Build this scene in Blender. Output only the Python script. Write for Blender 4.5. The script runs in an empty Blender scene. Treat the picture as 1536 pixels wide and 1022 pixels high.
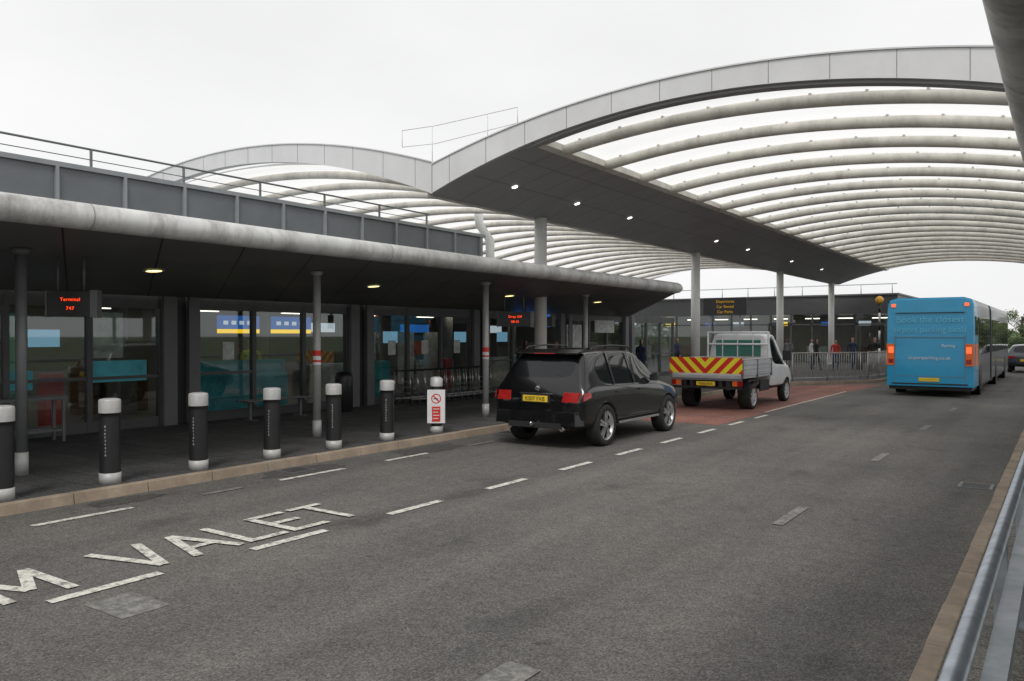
import bpy, bmesh, math, random
from mathutils import Vector, Matrix
random.seed(7)
R=math.radians
scene=bpy.context.scene
COL=scene.collection
# ------------------------------------------------------------------ materials
MATS={}
def newmat(name):
    m=bpy.data.materials.new(name); m.use_nodes=True
    nt=m.node_tree; nt.nodes.clear()
    out=nt.nodes.new('ShaderNodeOutputMaterial')
    return m,nt,out
def mat(name,c,rough=.6,metal=0.,var=.12,scale=3.,bump=0.,bscale=60.,coat=0.,spec=.5,dirt=0.):
    if name in MATS: return MATS[name]
    m,nt,out=newmat(name); N=nt.nodes.new; L=nt.links.new
    p=N('ShaderNodeBsdfPrincipled'); L(p.outputs[0],out.inputs[0])
    tc=N('ShaderNodeTexCoord')
    n=N('ShaderNodeTexNoise'); n.inputs['Scale'].default_value=scale; n.inputs['Detail'].default_value=6; n.inputs['Roughness'].default_value=.65
    L(tc.outputs['Object'],n.inputs['Vector'])
    r=N('ShaderNodeValToRGB')
    r.color_ramp.elements[0].position=.3; r.color_ramp.elements[1].position=.7
    r.color_ramp.elements[0].color=(*[x*(1-var) for x in c],1)
    r.color_ramp.elements[1].color=(*[min(1,x*(1+var)) for x in c],1)
    L(n.outputs['Fac'],r.inputs[0])
    src=r.outputs[0]
    if dirt>0:
        n3=N('ShaderNodeTexNoise'); n3.inputs['Scale'].default_value=1.3; n3.inputs['Detail'].default_value=10; n3.inputs['Roughness'].default_value=.75
        mp=N('ShaderNodeMapping'); mp.inputs['Scale'].default_value=(1.5,1.5,.5)
        L(tc.outputs['Object'],mp.inputs[0]); L(mp.outputs[0],n3.inputs['Vector'])
        rr=N('ShaderNodeValToRGB'); rr.color_ramp.elements[0].position=.45; rr.color_ramp.elements[1].position=.72
        L(n3.outputs['Fac'],rr.inputs[0])
        mu=N('ShaderNodeMath'); mu.operation='MULTIPLY'; mu.inputs[1].default_value=dirt; L(rr.outputs[0],mu.inputs[0])
        mx=N('ShaderNodeMixRGB'); L(mu.outputs[0],mx.inputs[0]); L(src,mx.inputs[1]); mx.inputs[2].default_value=(.12,.105,.085,1)
        src=mx.outputs[0]
    L(src,p.inputs['Base Color'])
    p.inputs['Roughness'].default_value=rough; p.inputs['Metallic'].default_value=metal
    p.inputs['Coat Weight'].default_value=coat; p.inputs['Coat Roughness'].default_value=.04
    p.inputs['Specular IOR Level'].default_value=spec
    if bump>0:
        n2=N('ShaderNodeTexNoise'); n2.inputs['Scale'].default_value=bscale; n2.inputs['Detail'].default_value=4
        L(tc.outputs['Object'],n2.inputs['Vector'])
        b=N('ShaderNodeBump'); b.inputs['Strength'].default_value=bump; b.inputs['Distance'].default_value=.01
        L(n2.outputs['Fac'],b.inputs['Height']); L(b.outputs[0],p.inputs['Normal'])
    MATS[name]=m; return m
def emit(name,c,s):
    if name in MATS: return MATS[name]
    m,nt,out=newmat(name); e=nt.nodes.new('ShaderNodeEmission'); e.inputs[0].default_value=(*c,1); e.inputs[1].default_value=s
    nt.links.new(e.outputs[0],out.inputs[0]); MATS[name]=m; return m
def glassmat(name,tint,gl=.12,add=.08):
    m,nt,out=newmat(name); N=nt.nodes.new; L=nt.links.new
    t=N('ShaderNodeBsdfTransparent'); t.inputs[0].default_value=(*tint,1)
    g=N('ShaderNodeBsdfGlossy'); g.inputs['Roughness'].default_value=.02; g.inputs[0].default_value=(.9,.95,.95,1)
    f=N('ShaderNodeFresnel'); f.inputs[0].default_value=1.5
    a=N('ShaderNodeMath'); a.inputs[1].default_value=add; L(f.outputs[0],a.inputs[0]); a.use_clamp=True
    mx=N('ShaderNodeMixShader'); L(a.outputs[0],mx.inputs[0]); L(t.outputs[0],mx.inputs[1]); L(g.outputs[0],mx.inputs[2])
    L(mx.outputs[0],out.inputs[0]); return m
def asphalt(name,c,red=False,slabs=False):
    m,nt,out=newmat(name); N=nt.nodes.new; L=nt.links.new
    p=N('ShaderNodeBsdfPrincipled'); L(p.outputs[0],out.inputs[0]); p.inputs['Roughness'].default_value=.85; p.inputs['Specular IOR Level'].default_value=.3
    tc=N('ShaderNodeTexCoord')
    def noise(s,d=5,rg=.6,vec=None,sc=None):
        n=N('ShaderNodeTexNoise'); n.inputs['Scale'].default_value=s; n.inputs['Detail'].default_value=d; n.inputs['Roughness'].default_value=rg
        if sc:
            mp=N('ShaderNodeMapping'); mp.inputs['Scale'].default_value=sc; L(tc.outputs['Object'],mp.inputs[0]); L(mp.outputs[0],n.inputs['Vector'])
        else: L(tc.outputs['Object'],n.inputs['Vector'])
        return n
    def ramp(src,a,b,ca,cb,warm=1.0):
        r=N('ShaderNodeValToRGB'); r.color_ramp.elements[0].position=a; r.color_ramp.elements[1].position=b
        r.color_ramp.elements[0].color=(ca,ca,ca,1); r.color_ramp.elements[1].color=(cb,cb*(1-(warm-1)*.4),cb/warm,1); L(src,r.inputs[0]); return r.outputs[0]
    def mul(a,b):
        x=N('ShaderNodeMixRGB'); x.blend_type='MULTIPLY'; x.inputs[0].default_value=1; L(a,x.inputs[1]); L(b,x.inputs[2]); return x.outputs[0]
    base=N('ShaderNodeRGB'); base.outputs[0].default_value=(*c,1)
    big=ramp(noise(.35,7,.68).outputs['Fac'],.32,.68,.80,1.18,1.07)
    tracks=ramp(noise(1.0,4,.5,sc=(1.1,.05,1)).outputs['Fac'],.32,.68,.80,1.18)
    mid=ramp(noise(7,7,.8).outputs['Fac'],.3,.7,.80,1.2)
    fine=ramp(noise(60,3,.8).outputs['Fac'],.32,.68,.5,1.55)
    v=N('ShaderNodeTexVoronoi'); v.inputs['Scale'].default_value=70; L(tc.outputs['Object'],v.inputs['Vector'])
    sp=ramp(v.outputs['Color'],.1,.9,.65,1.4)
    col=mul(mul(mul(mul(mul(base.outputs[0],big),tracks),mid),fine),sp)
    if slabs:
        br=N('ShaderNodeTexBrick'); br.inputs['Scale'].default_value=1; br.inputs['Brick Width'].default_value=.6; br.inputs['Row Height'].default_value=.4
        br.inputs['Mortar Size'].default_value=.008; br.inputs['Color1'].default_value=(1.1,1.1,1.1,1); br.inputs['Color2'].default_value=(.85,.85,.85,1); br.inputs['Mortar'].default_value=(.45,.45,.45,1)
        L(tc.outputs['Object'],br.inputs['Vector']); col=mul(col,br.outputs[0])
    else:
        st=ramp(noise(.9,3,.5,sc=(1.5,.8,1)).outputs['Fac'],.60,.74,1.0,.70)
        col=mul(col,st)
        # scattered small oil drips
        dr=ramp(noise(4.5,2,.5).outputs['Fac'],.70,.76,1.0,.62)
        col=mul(col,dr)
    L(col,p.inputs['Base Color'])
    b=N('ShaderNodeBump'); b.inputs['Strength'].default_value=.5; b.inputs['Distance'].default_value=.006
    L(v.outputs['Distance'],b.inputs['Height']); L(b.outputs[0],p.inputs['Normal'])
    MATS[name]=m; return m
def paintmark(name,c,wear,under=(.13,.128,.12)):
    m,nt,out=newmat(name); N=nt.nodes.new; L=nt.links.new
    tc=N('ShaderNodeTexCoord'); n=N('ShaderNodeTexNoise'); n.inputs['Scale'].default_value=11; n.inputs['Detail'].default_value=12; n.inputs['Roughness'].default_value=.85
    L(tc.outputs['Object'],n.inputs['Vector'])
    r=N('ShaderNodeValToRGB'); r.color_ramp.elements[0].position=wear; r.color_ramp.elements[1].position=wear+.12
    L(n.outputs['Fac'],r.inputs[0])
    mx=N('ShaderNodeMixRGB'); L(r.outputs[0],mx.inputs[0]); mx.inputs[1].default_value=(*under,1); mx.inputs[2].default_value=(*c,1)
    p=N('ShaderNodeBsdfPrincipled'); p.inputs['Roughness'].default_value=.8; L(mx.outputs[0],p.inputs['Base Color']); L(p.outputs[0],out.inputs[0])
    return m
M_asph=asphalt('asphalt',(.122,.118,.112))
M_patch=asphalt('asphalt_patch',(.082,.080,.077))
M_red=asphalt('red_surfacing',(.25,.12,.10))
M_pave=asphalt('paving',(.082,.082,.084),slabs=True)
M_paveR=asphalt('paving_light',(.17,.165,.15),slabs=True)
M_grass=mat('grass_ground',(.06,.09,.03),.9,var=.3,scale=.2)
M_kerb=mat('kerb_stone',(.34,.27,.20),.85,var=.28,scale=2.2,bump=.4,dirt=.5)
M_paint=paintmark('road_paint',(.70,.68,.61),.40)
M_worn=paintmark('road_paint_worn',(.28,.27,.25),.46)
M_alu=mat('aluminium_fascia',(.68,.68,.69),.5,.0,var=.05,scale=.8,dirt=.10)
M_joint=mat('joint_dark',(.24,.24,.245),.7)
M_rib=mat('rib_paint',(.76,.73,.66),.5,var=.10,scale=1.5,dirt=.45)
M_white=mat('white_column',(.74,.74,.73),.45,var=.05,dirt=.12)
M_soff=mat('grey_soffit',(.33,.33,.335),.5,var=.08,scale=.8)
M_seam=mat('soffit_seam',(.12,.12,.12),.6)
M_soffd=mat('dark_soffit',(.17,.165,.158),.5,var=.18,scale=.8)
M_tube=mat('gutter_tube',(.60,.60,.585),.42,.05,var=.12,scale=2.5,dirt=.8)
M_fac=mat('facade_frame',(.095,.098,.10),.45,.2,var=.1)
M_pil=mat('pilaster',(.17,.173,.178),.5,.1,var=.1)
M_par=mat('parapet_panel',(.15,.165,.178),.5,var=.12,scale=1.2,dirt=.2)
M_fin=mat('parapet_fin',(.27,.29,.30),.5,var=.1)
M_dark=mat('dark_trim',(.022,.022,.023),.5)
M_rail=mat('painted_rail',(.16,.165,.17),.45,.2)
M_galv=mat('galvanised',(.42,.46,.50),.38,.6,var=.25,scale=8)
M_steel=mat('stainless',(.55,.55,.54),.32,.85,var=.15,scale=12)
M_cap=mat('bollard_band',(.50,.50,.485),.5,.15,var=.12,scale=10,dirt=.3)
M_blackp=mat('black_powdercoat',(.018,.018,.019),.38,var=.2)
M_tile=mat('floor_tile',(.32,.31,.29),.3)
M_wallin=mat('interior_wall',(.24,.23,.21),.8,scale=1)
M_car=mat('car_paint_black',(.004,.004,.005),.25,coat=.8,var=.1,spec=.3)
M_cglass=mat('car_glass',(.008,.010,.011),.03,spec=.45,var=.1)
M_plast=mat('black_plastic',(.02,.02,.021),.6)
M_tyre=mat('tyre_rubber',(.018,.018,.018),.85,bump=.2)
M_alloy=mat('alloy_wheel',(.5,.5,.51),.3,.8)
M_chrome=mat('chrome',(.7,.7,.7),.12,1.)
M_redl=mat('red_lens',(.35,.012,.012),.15,coat=.5)
M_redlit=emit('lit_tail_lamp',(1,.12,.04),1.8)
M_org=mat('orange_panel',(.85,.17,.03),.3)
M_plate=mat('yellow_plate',(.80,.56,.04),.4)
M_blk=mat('black_letter',(.01,.01,.01),.6)
M_wpaint=mat('van_white',(.68,.69,.70),.35,coat=.4,var=.06,dirt=.15)
M_bed=mat('dropside_alu',(.50,.51,.52),.5,.2,var=.12,dirt=.35)
M_blue=mat('bus_blue',(.012,.34,.62),.3,coat=.4,var=.05,dirt=.10)
M_bgrey=mat('bus_grey',(.09,.10,.115),.35,coat=.3,var=.1)
M_wlet=mat('white_letter',(.75,.75,.75),.6)
M_blet=mat('pale_blue_letter',(.16,.58,.75),.6)
M_sign=mat('white_sign',(.75,.75,.75),.5)
M_sred=mat('sign_red',(.65,.03,.02),.5)
M_lamp=emit('downlight_glow',(1,.95,.85),4)
M_lampw=emit('warm_downlight',(1,.85,.35),2.4)
M_led=emit('led_red',(1,.06,.01),1.8)
M_stripl=emit('ceiling_lamp',(1,.9,.75),4.5)
M_syel=emit('lit_yellow_sign',(1,.62,.02),1.2)
M_sblu=emit('lit_blue_sign',(.03,.16,.55),.6)
M_teal=mat('teal_poster',(.07,.45,.55),.5,var=.3,scale=2)
M_amber=mat('amber_globe',(.75,.4,.04),.3)
M_glass=glassmat('window_glass',(.72,.78,.76),add=.08)
def panelmat():
    m,nt,out=newmat('translucent_panel'); N=nt.nodes.new; L=nt.links.new
    t=N('ShaderNodeBsdfTranslucent'); t.inputs[0].default_value=(.95,.95,.94,1)
    x=N('ShaderNodeBsdfTransparent'); x.inputs[0].default_value=(.95,.96,.96,1)
    d=N('ShaderNodeBsdfDiffuse'); d.inputs[0].default_value=(.8,.8,.8,1)
    tc=N('ShaderNodeTexCoord'); n=N('ShaderNodeTexNoise'); n.inputs['Scale'].default_value=.8; n.inputs['Detail'].default_value=6
    L(tc.outputs['Object'],n.inputs['Vector'])
    r=N('ShaderNodeMapRange'); r.inputs[3].default_value=.05; r.inputs[4].default_value=.3; L(n.outputs['Fac'],r.inputs[0])
    a=N('ShaderNodeMixShader'); a.inputs[0].default_value=.18; L(t.outputs[0],a.inputs[1]); L(d.outputs[0],a.inputs[2])
    b=N('ShaderNodeMixShader'); L(r.outputs[0],b.inputs[0]); L(a.outputs[0],b.inputs[1]); L(x.outputs[0],b.inputs[2])
    L(b.outputs[0],out.inputs[0]); return m
M_panel=panelmat()
def chevmat():
    m,nt,out=newmat('chevron_board'); N=nt.nodes.new; L=nt.links.new
    tc=N('ShaderNodeTexCoord'); s=N('ShaderNodeSeparateXYZ'); L(tc.outputs['Object'],s.inputs[0])
    ab=N('ShaderNodeMath'); ab.operation='ABSOLUTE'; L(s.outputs[0],ab.inputs[0])
    su=N('ShaderNodeMath'); su.operation='SUBTRACT'; L(s.outputs[2],su.inputs[0]); L(ab.outputs[0],su.inputs[1])
    mo=N('ShaderNodeMath'); mo.operation='PINGPONG'; mo.inputs[1].default_value=.17; L(su.outputs[0],mo.inputs[0])
    g=N('ShaderNodeMath'); g.operation='GREATER_THAN'; g.inputs[1].default_value=.085; L(mo.outputs[0],g.inputs[0])
    mx=N('ShaderNodeMixRGB'); L(g.outputs[0],mx.inputs[0]); mx.inputs[1].default_value=(.88,.78,.04,1); mx.inputs[2].default_value=(.66,.03,.02,1)
    p=N('ShaderNodeBsdfPrincipled'); p.inputs['Roughness'].default_value=.35; L(mx.outputs[0],p.inputs['Base Color']); L(p.outputs[0],out.inputs[0]); return m
M_chev=chevmat()
# ------------------------------------------------------------------ builder
class B:
    def __init__(s): s.v=[];s.f=[];s.m=[];s.mats=[];s.sm=[]
    def mi(s,m):
        if m not in s.mats: s.mats.append(m)
        return s.mats.index(m)
    def face(s,pts,m,smooth=False):
        i=len(s.v); s.v+= [tuple(p) for p in pts]; s.f.append(list(range(i,i+len(pts)))); s.m.append(s.mi(m)); s.sm.append(smooth)
    def box(s,x0,x1,y0,y1,z0,z1,m):
        if x0>x1:x0,x1=x1,x0
        if y0>y1:y0,y1=y1,y0
        i=len(s.v); s.v+=[(x0,y0,z0),(x1,y0,z0),(x1,y1,z0),(x0,y1,z0),(x0,y0,z1),(x1,y0,z1),(x1,y1,z1),(x0,y1,z1)]
        k=s.mi(m)
        for f in [(0,3,2,1),(4,5,6,7),(0,1,5,4),(1,2,6,5),(2,3,7,6),(3,0,4,7)]:
            s.f.append([i+j for j in f]); s.m.append(k); s.sm.append(False)
    def hexa(s,P,m):
        i=len(s.v); s.v+=[tuple(p) for p in P]; k=s.mi(m)
        for f in [(0,3,2,1),(4,5,6,7),(0,1,5,4),(1,2,6,5),(2,3,7,6),(3,0,4,7)]:
            s.f.append([i+j for j in f]); s.m.append(k); s.sm.append(False)
    def cyl(s,p0,p1,r0,m,r1=None,n=12,caps=True):
        if r1 is None:r1=r0
        p0=Vector(p0);p1=Vector(p1);d=(p1-p0).normalized()
        a=d.orthogonal().normalized(); b=d.cross(a)
        i=len(s.v);k=s.mi(m)
        for p,r in((p0,r0),(p1,r1)):
            for j in range(n):
                t=2*math.pi*j/n; s.v.append(tuple(p+a*math.cos(t)*r+b*math.sin(t)*r))
        for j in range(n):
            j2=(j+1)%n; s.f.append([i+j,i+j2,i+n+j2,i+n+j]); s.m.append(k); s.sm.append(True)
        if caps:
            s.f.append([i+j for j in range(n)][::-1]);s.m.append(k);s.sm.append(False)
            s.f.append([i+n+j for j in range(n)]);s.m.append(k);s.sm.append(False)
    def tube(s,pts,r,m,n=10,updir=None):
        pts=[Vector(p) for p in pts]; i=len(s.v);k=s.mi(m)
        for q,p in enumerate(pts):
            d=(pts[min(q+1,len(pts)-1)]-pts[max(q-1,0)]).normalized()
            u=Vector(updir) if updir else (Vector((0,0,1)) if abs(d.z)<.9 else Vector((1,0,0)))
            a=d.cross(u).normalized(); b=a.cross(d)
            for j in range(n):
                t=2*math.pi*j/n; s.v.append(tuple(p+a*math.cos(t)*r+b*math.sin(t)*r))
        for q in range(len(pts)-1):
            for j in range(n):
                j2=(j+1)%n; s.f.append([i+q*n+j,i+q*n+j2,i+(q+1)*n+j2,i+(q+1)*n+j]); s.m.append(k); s.sm.append(True)
        for o in (0,(len(pts)-1)*n):
            s.f.append([i+o+j for j in range(n)]);s.m.append(k);s.sm.append(False)
    def lathe(s,prof,m,c=(0,0,0),n=20,axis='z'):
        i=len(s.v);k=s.mi(m)
        for r,h in prof:
            for j in range(n):
                t=2*math.pi*j/n
                if axis=='z': s.v.append((c[0]+r*math.cos(t),c[1]+r*math.sin(t),c[2]+h))
                else: s.v.append((c[0]+h,c[1]+r*math.cos(t),c[2]+r*math.sin(t)))
        for q in range(len(prof)-1):
            for j in range(n):
                j2=(j+1)%n; s.f.append([i+q*n+j,i+q*n+j2,i+(q+1)*n+j2,i+(q+1)*n+j]); s.m.append(k); s.sm.append(True)
    def sphere(s,c,r,m,n=12,sc=(1,1,1)):
        pr=[]
        for q in range(n//2+1):
            t=-math.pi/2+math.pi*q/(n//2); pr.append((max(1e-4,r*math.cos(t)),r*math.sin(t)*sc[2]))
        s.lathe(pr,m,c,n)
    def build(s,name,parent=None,loc=None,rot=None,bevel=0,recalc=True):
        me=bpy.data.meshes.new(name); me.from_pydata(s.v,[],s.f)
        for m in s.mats: me.materials.append(m)
        for i,p in enumerate(me.polygons): p.material_index=s.m[i]; p.use_smooth=s.sm[i]
        if recalc:
            bm=bmesh.new(); bm.from_mesh(me); bmesh.ops.recalc_face_normals(bm,faces=bm.faces); bm.to_mesh(me); bm.free()
        ob=bpy.data.objects.new(name,me); COL.objects.link(ob)
        if parent: ob.parent=parent
        if loc: ob.location=loc
        if rot: ob.rotation_euler=rot
        if bevel>0:
            md=ob.modifiers.new('bev','BEVEL'); md.width=bevel; md.segments=2; md.limit_method='ANGLE'; md.angle_limit=R(50)
        return ob
def empty(name,loc=(0,0,0),rot=(0,0,0)):
    e=bpy.data.objects.new(name,None); COL.objects.link(e); e.location=loc; e.rotation_euler=rot; e.empty_display_size=.3; return e
def text(name,body,size,m,parent,loc,rot,ext=.002,align='CENTER',sp=1.0):
    c=bpy.data.curves.new(name,'FONT'); c.body=body; c.size=size; c.extrude=ext; c.align_x=align; c.space_character=sp
    c.materials.append(m); o=bpy.data.objects.new(name,c); COL.objects.link(o); o.parent=parent; o.location=loc; o.rotation_euler=rot; return o
def bake(ob):
    dg=bpy.context.evaluated_depsgraph_get(); dg.update()
    me=bpy.data.meshes.new_from_object(ob.evaluated_get(dg)); ob.modifiers.clear(); ob.data=me; return ob

# ------------------------------------------------------------------ ground & roads
b=B(); b.face([(-900,-900,-.03),(900,-900,-.03),(900,1500,-.03),(-900,1500,-.03)],M_grass); b.build('ground')
b=B(); b.face([(-9.65,-30,0),(-.62,-30,0),(-.62,140,0),(-9.65,140,0)],M_asph); b.build('road')
b=B()
b.face([(-9.6,17.2,.004),(-6.35,17.2,.004),(-6.35,30,.004),(-6.0,34.5,.004),(-6.9,34.8,.004),(-9.6,31,.004)],M_red)
b.build('red_road_surfacing')
def kerb(poly,side,name,w=.15,h=.125,m=M_kerb):
    b=B()
    for (x0,y0),(x1,y1) in zip(poly,poly[1:]):
        d=Vector((x1-x0,y1-y0,0)); Ln=d.length; d.normalize(); nn=Vector((-d.y,d.x,0))*side
        k=max(1,int(Ln/.915)); st=Ln/k
        for i in range(k):
            a=Vector((x0,y0,0))+d*(i*st+.005); c=Vector((x0,y0,0))+d*((i+1)*st-.005)
            j=random.uniform(-.004,.004); z=h+random.uniform(-.004,.003)
            P=[a+nn*j,c+nn*j,c+nn*w,a+nn*w]; 
            T=[p+Vector((0,0,z)) for p in P]; T[0]=T[0]+nn*.02; T[1]=T[1]+nn*.02
            b.hexa([p-Vector((0,0,.02)) for p in P]+T,m)
    return b.build(name,bevel=.008)
KL=[(-9.65,-12),(-9.65,31),(-8.9,33.0),(-6.5,36.5),(-6.3,40),(-6.3,110)]
kerb(KL,1,'kerb'); kerb([(-.72,-12),(-.72,110)],-1,'kerb',w=.14)
b=B()
pts=[(-9.79,-12),(-9.79,31.03),(-9.02,33.1),(-6.63,36.6),(-6.44,40),(-6.44,110),(-60,110),(-60,-12)]
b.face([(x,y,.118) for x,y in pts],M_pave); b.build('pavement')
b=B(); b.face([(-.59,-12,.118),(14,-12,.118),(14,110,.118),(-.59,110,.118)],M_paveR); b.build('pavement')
b=B()
def blob(cx,cy,rx,ry,z,m):
    b.face([(max(-9.63,cx+rx*math.cos(t*math.pi/12)*random.uniform(.75,1.1)),cy+ry*math.sin(t*math.pi/12)*random.uniform(.75,1.1),z) for t in range(24)],m)
blob(-9.25,7.95,.38,.75,.004,M_patch); blob(-9.2,10.7,.38,.9,.0045,M_patch); blob(-9.3,13.6,.3,.7,.004,M_patch); blob(-9.35,5.3,.22,.5,.004,M_patch)
b.build('road_repair_patches')
for (x,y) in [(-9.38,7.9),(-9.38,13.4),(-.98,12.2)]:
    b=B(); b.box(x-.2,x+.2,y-.22,y+.22,-.01,.010,M_rail)
    for k in range(7): b.box(x-.16,x+.16,y-.18+k*.055,y-.155+k*.055,.010,.0125,M_dark)
    b.build('drain_grating')
# markings
b=B(); Z=.008
def rect(x0,x1,y0,y1,m,z=Z): b.face([(x0,y0,z),(x1,y0,z),(x1,y1,z),(x0,y1,z)],m)
for k in range(10):
    y0=2.93+1.8*k; xo=-.10*max(0,1-k/4)
    rect(-6.20+xo,-6.09+xo,y0,y0+.9,M_paint)
rect(-6.3,-6.19,.3,1.2,M_paint)
for i in range(1,14):
    y=3.45+i*5.15; rect(-2.56,-2.44,y-.1,y+.95,M_worn)
rect(-2.80,-2.56,3.0,4.0,M_worn)
for y0,y1 in [(4.0,5.1),(6.0,6.6),(7.2,8.4),(9.3,10.3),(11.4,12.2)]: rect(-8.93,-8.83,y0,y1,M_worn if y0 in(6.0,11.4) else M_paint)
rect(-5.98,-5.45,3.05,3.42,M_worn,.004); rect(-6.75,-6.62,1.2,2.6,M_worn,.0045)
for i in range(6): rect(-9.3,-6.5,19.0+i*2.1,19.08+i*2.1,M_worn,.0085)
rect(-6.45,-6.38,20.8,30,M_paint)
LET={'M':[((0,0),(0,1)),((0,1),(.5,.25)),((.5,.25),(1,1)),((1,1),(1,0))],'V':[((0,1),(.5,0)),((.5,0),(1,1))],
'A':[((0,0),(.5,1)),((.5,1),(1,0)),((.2,.36),(.8,.36))],'L':[((0,1),(0,0)),((0,.05),(.9,.05))],
'E':[((0,1),(0,0)),((0,.05),(.95,.05)),((0,.52),(.8,.52)),((0,.95),(.95,.95))],'T':[((0,.95),(1,.95)),((.5,1),(.5,0))],'U':[((0,1),(0,0)),((0,.05),(1,.05)),((1,0),(1,1))]}
zz=.008
def letter(ch,y0,w=.46,h=.84,x0=-6.44,t=.095):
    global zz
    for (u0,v0),(u1,v1) in LET[ch]:
        zz+=.0004
        a=Vector((x0-v0*h,y0+u0*w,0)); c=Vector((x0-v1*h,y0+u1*w,0)); d=(c-a).normalized(); n=Vector((-d.y,d.x,0))*t/2
        b.face([(p.x,p.y,zz) for p in (a-n,c-n,c+n,a+n)],M_paint)
for ch,y in zip('UM VALET',[1.95,2.75,0,3.75,4.32,4.93,5.46,5.98]):
    if ch!=' ': letter(ch,y)
b.build('road_markings')
# ------------------------------------------------------------------ terminal building
bld=empty('terminal_building')
FX=-15.5
b=B()
b.box(-26,FX,-8,20.7,3.0,5.15,M_par)
b.box(-26,FX+.06,-8.05,20.78,5.15,5.24,M_fin)
b.box(FX,FX+.10,-8,20.75,3.0,3.12,M_dark)
y=7.43-1.31*11
while y<20.8:
    b.box(FX+.002,FX+.07,y-.03,y+.03,3.12,5.148,M_fin); y+=1.31
b.box(-26,-25.8,-8,31,.12,3.0,M_wallin); b.box(-26,FX-.1,-8,-7.8,.12,3.0,M_wallin); b.box(-26,FX-.1,30.8,31,.12,2.9,M_wallin)
b.box(-26,FX-.05,20.75,31,2.86,3.3,M_pil)
b.box(-26,FX-.2,-8,31,.10,.14,M_tile)
b.box(-25.8,FX-.2,-7.8,30.8,2.82,2.85,M_wallin)
b.build('walls',bld)
b=B()
y=4.65-5.27*2
G=[]
while y<31.5:
    b.box(FX-.15,FX+.16,y-.42,y-.12,.12,2.84,M_pil); b.box(FX-.15,FX+.16,y+.16,y+.42,.12,2.84,M_pil)
    b.box(FX-.1,FX+.03,y-.12,y+.16,.12,2.84,M_dark)
    a=y+.42; e=y+5.27-.42; n=3; st=(e-a)/n
    for i in range(n+1):
        w=.05 if 0<i<n else .04
        b.box(FX-.06,FX+.06,a+i*st-w,a+i*st+w,.12,2.84,M_fac)
    for i in range(n):
        p=a+i*st+.05; q=a+(i+1)*st-.05
        b.box(FX-.05,FX+.05,p,q,.12,.32,M_fac); b.box(FX-.05,FX+.05,p,q,2.55,2.84,M_fac)
        if random.random()<.5: b.box(FX-.03,FX+.035,p,q,1.13,1.19,M_fac)
        G.append((p,q))
    y+=5.27
b.build('facade_frames',bld)
b=B()
for p,q in G: b.face([(FX,p,.32),(FX,q,.32),(FX,q,2.55),(FX,p,2.55)],M_glass)
b.build('windows',bld)
b=B() # interior
M_signw=emit('lit_white_letters',(.8,.9,1),.6)
M_screen=emit('lit_screen',(.25,.5,.7),.6)
def isign(x,y0,y1):
    b.box(x-.05,x,y0,y1,2.16,2.50,M_sblu); b.box(x-.05,x,y0,y1,2.05,2.155,M_syel)
    for k in range(4):
        yy=y0+.15+k*(y1-y0-.3)/4; b.box(x+.001,x+.006,yy,yy+(y1-y0)*.11,2.27,2.37,M_signw)
isign(-17.5,12.3,13.55); isign(-17.5,13.95,15.3)
b.box(-16.8,-16.2,10.9,13.4,.14,1.05,M_teal); b.box(-16.35,-16.3,10.9,13.4,1.05,1.4,M_teal)
b.box(FX+.008,FX+.014,8.05,9.2,1.08,1.5,M_teal); b.box(FX+.008,FX+.014,6.6,7.0,1.0,1.35,M_teal)
M_pale=mat('pale_poster',(.65,.68,.65),.5,var=.3,scale=5); M_grn=mat('green_poster',(.14,.58,.44),.5)
b.box(FX-.09,FX-.07,8.15,8.75,1.55,2.45,M_pale); b.box(FX-.09,FX-.07,6.55,6.85,.9,2.4,M_grn)
for yy in (11.0,16.3,17.7,19.2): b.box(FX+.008,FX+.013,yy,yy+.30,1.45,1.85,M_pale)
M_oran=mat('brown_booth',(.22,.12,.06),.6)
b.box(-19.2,-18.8,9.5,11.2,.14,1.4,M_oran)
for yy,w in [(2,1.5),(5,1.2),(17,1.6),(22,1.4),(26,2.2)]:
    b.box(-19.5,-18.9,yy,yy+w,.14,1.1,M_pale); b.box(-20.2,-20.1,yy-.1,yy+w,2.1,2.4,M_signw if yy in(17,26) else M_sblu)
for yy in [16.5,18.2,19.4]: b.box(-16.9,-16.85,yy,yy+.7,.5,2.1,M_pale)
for yy in [7.0,9.9,11.6,23,27,29]: b.box(-18.3,-17.9,yy,yy+.5,.14,1.7,M_wallin)
for yy in [6.8,8.0,11.2,17.0,18.6,22.2,24.8,27.4]: b.box(-17.9,-17.84,yy,yy+.62,1.75,2.12,M_screen)
for yy,m in [(7.6,M_sred),(10.6,M_pale),(16.9,M_teal),(19.8,M_sred),(23.8,M_teal),(28,M_pale)]: b.box(-16.6,-16.3,yy,yy+.35,.14,1.25,m)
for i in range(9):
    for x in (-16.6,-18.8,-21,-23.5): b.box(x-.07,x+.07,-3+i*3.7,-2+i*3.7,2.79,2.81,M_stripl)
for i in range(8): b.cyl((-19.,-2+i*4.2,.14),(-19.,-2+i*4.2,2.82),.18,M_wallin)
b.build('interior',bld)
b=B()
b.box(FX+.07,FX+.12,22.4,24.6,2.3,2.75,M_sblu); b.box(FX+.07,FX+.12,25.8,26.9,1.4,2.4,M_pale); b.box(FX+.07,FX+.12,28,29.6,2.1,2.6,M_pale)
b.build('shop_signs',bld)
b=B()
b.tube([(-15.72,-8,5.66),(-15.72,18.3,5.62)],.022,M_rail); b.tube([(-15.72,-8,5.45),(-15.72,18.3,5.42)],.010,M_rail,6)
y=8.2-2*8
while y<18.6:
    b.box(-15.74,-15.70,y-.02,y+.02,5.24,5.64,M_rail); y+=2.0
b.build('roof_railing')
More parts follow.
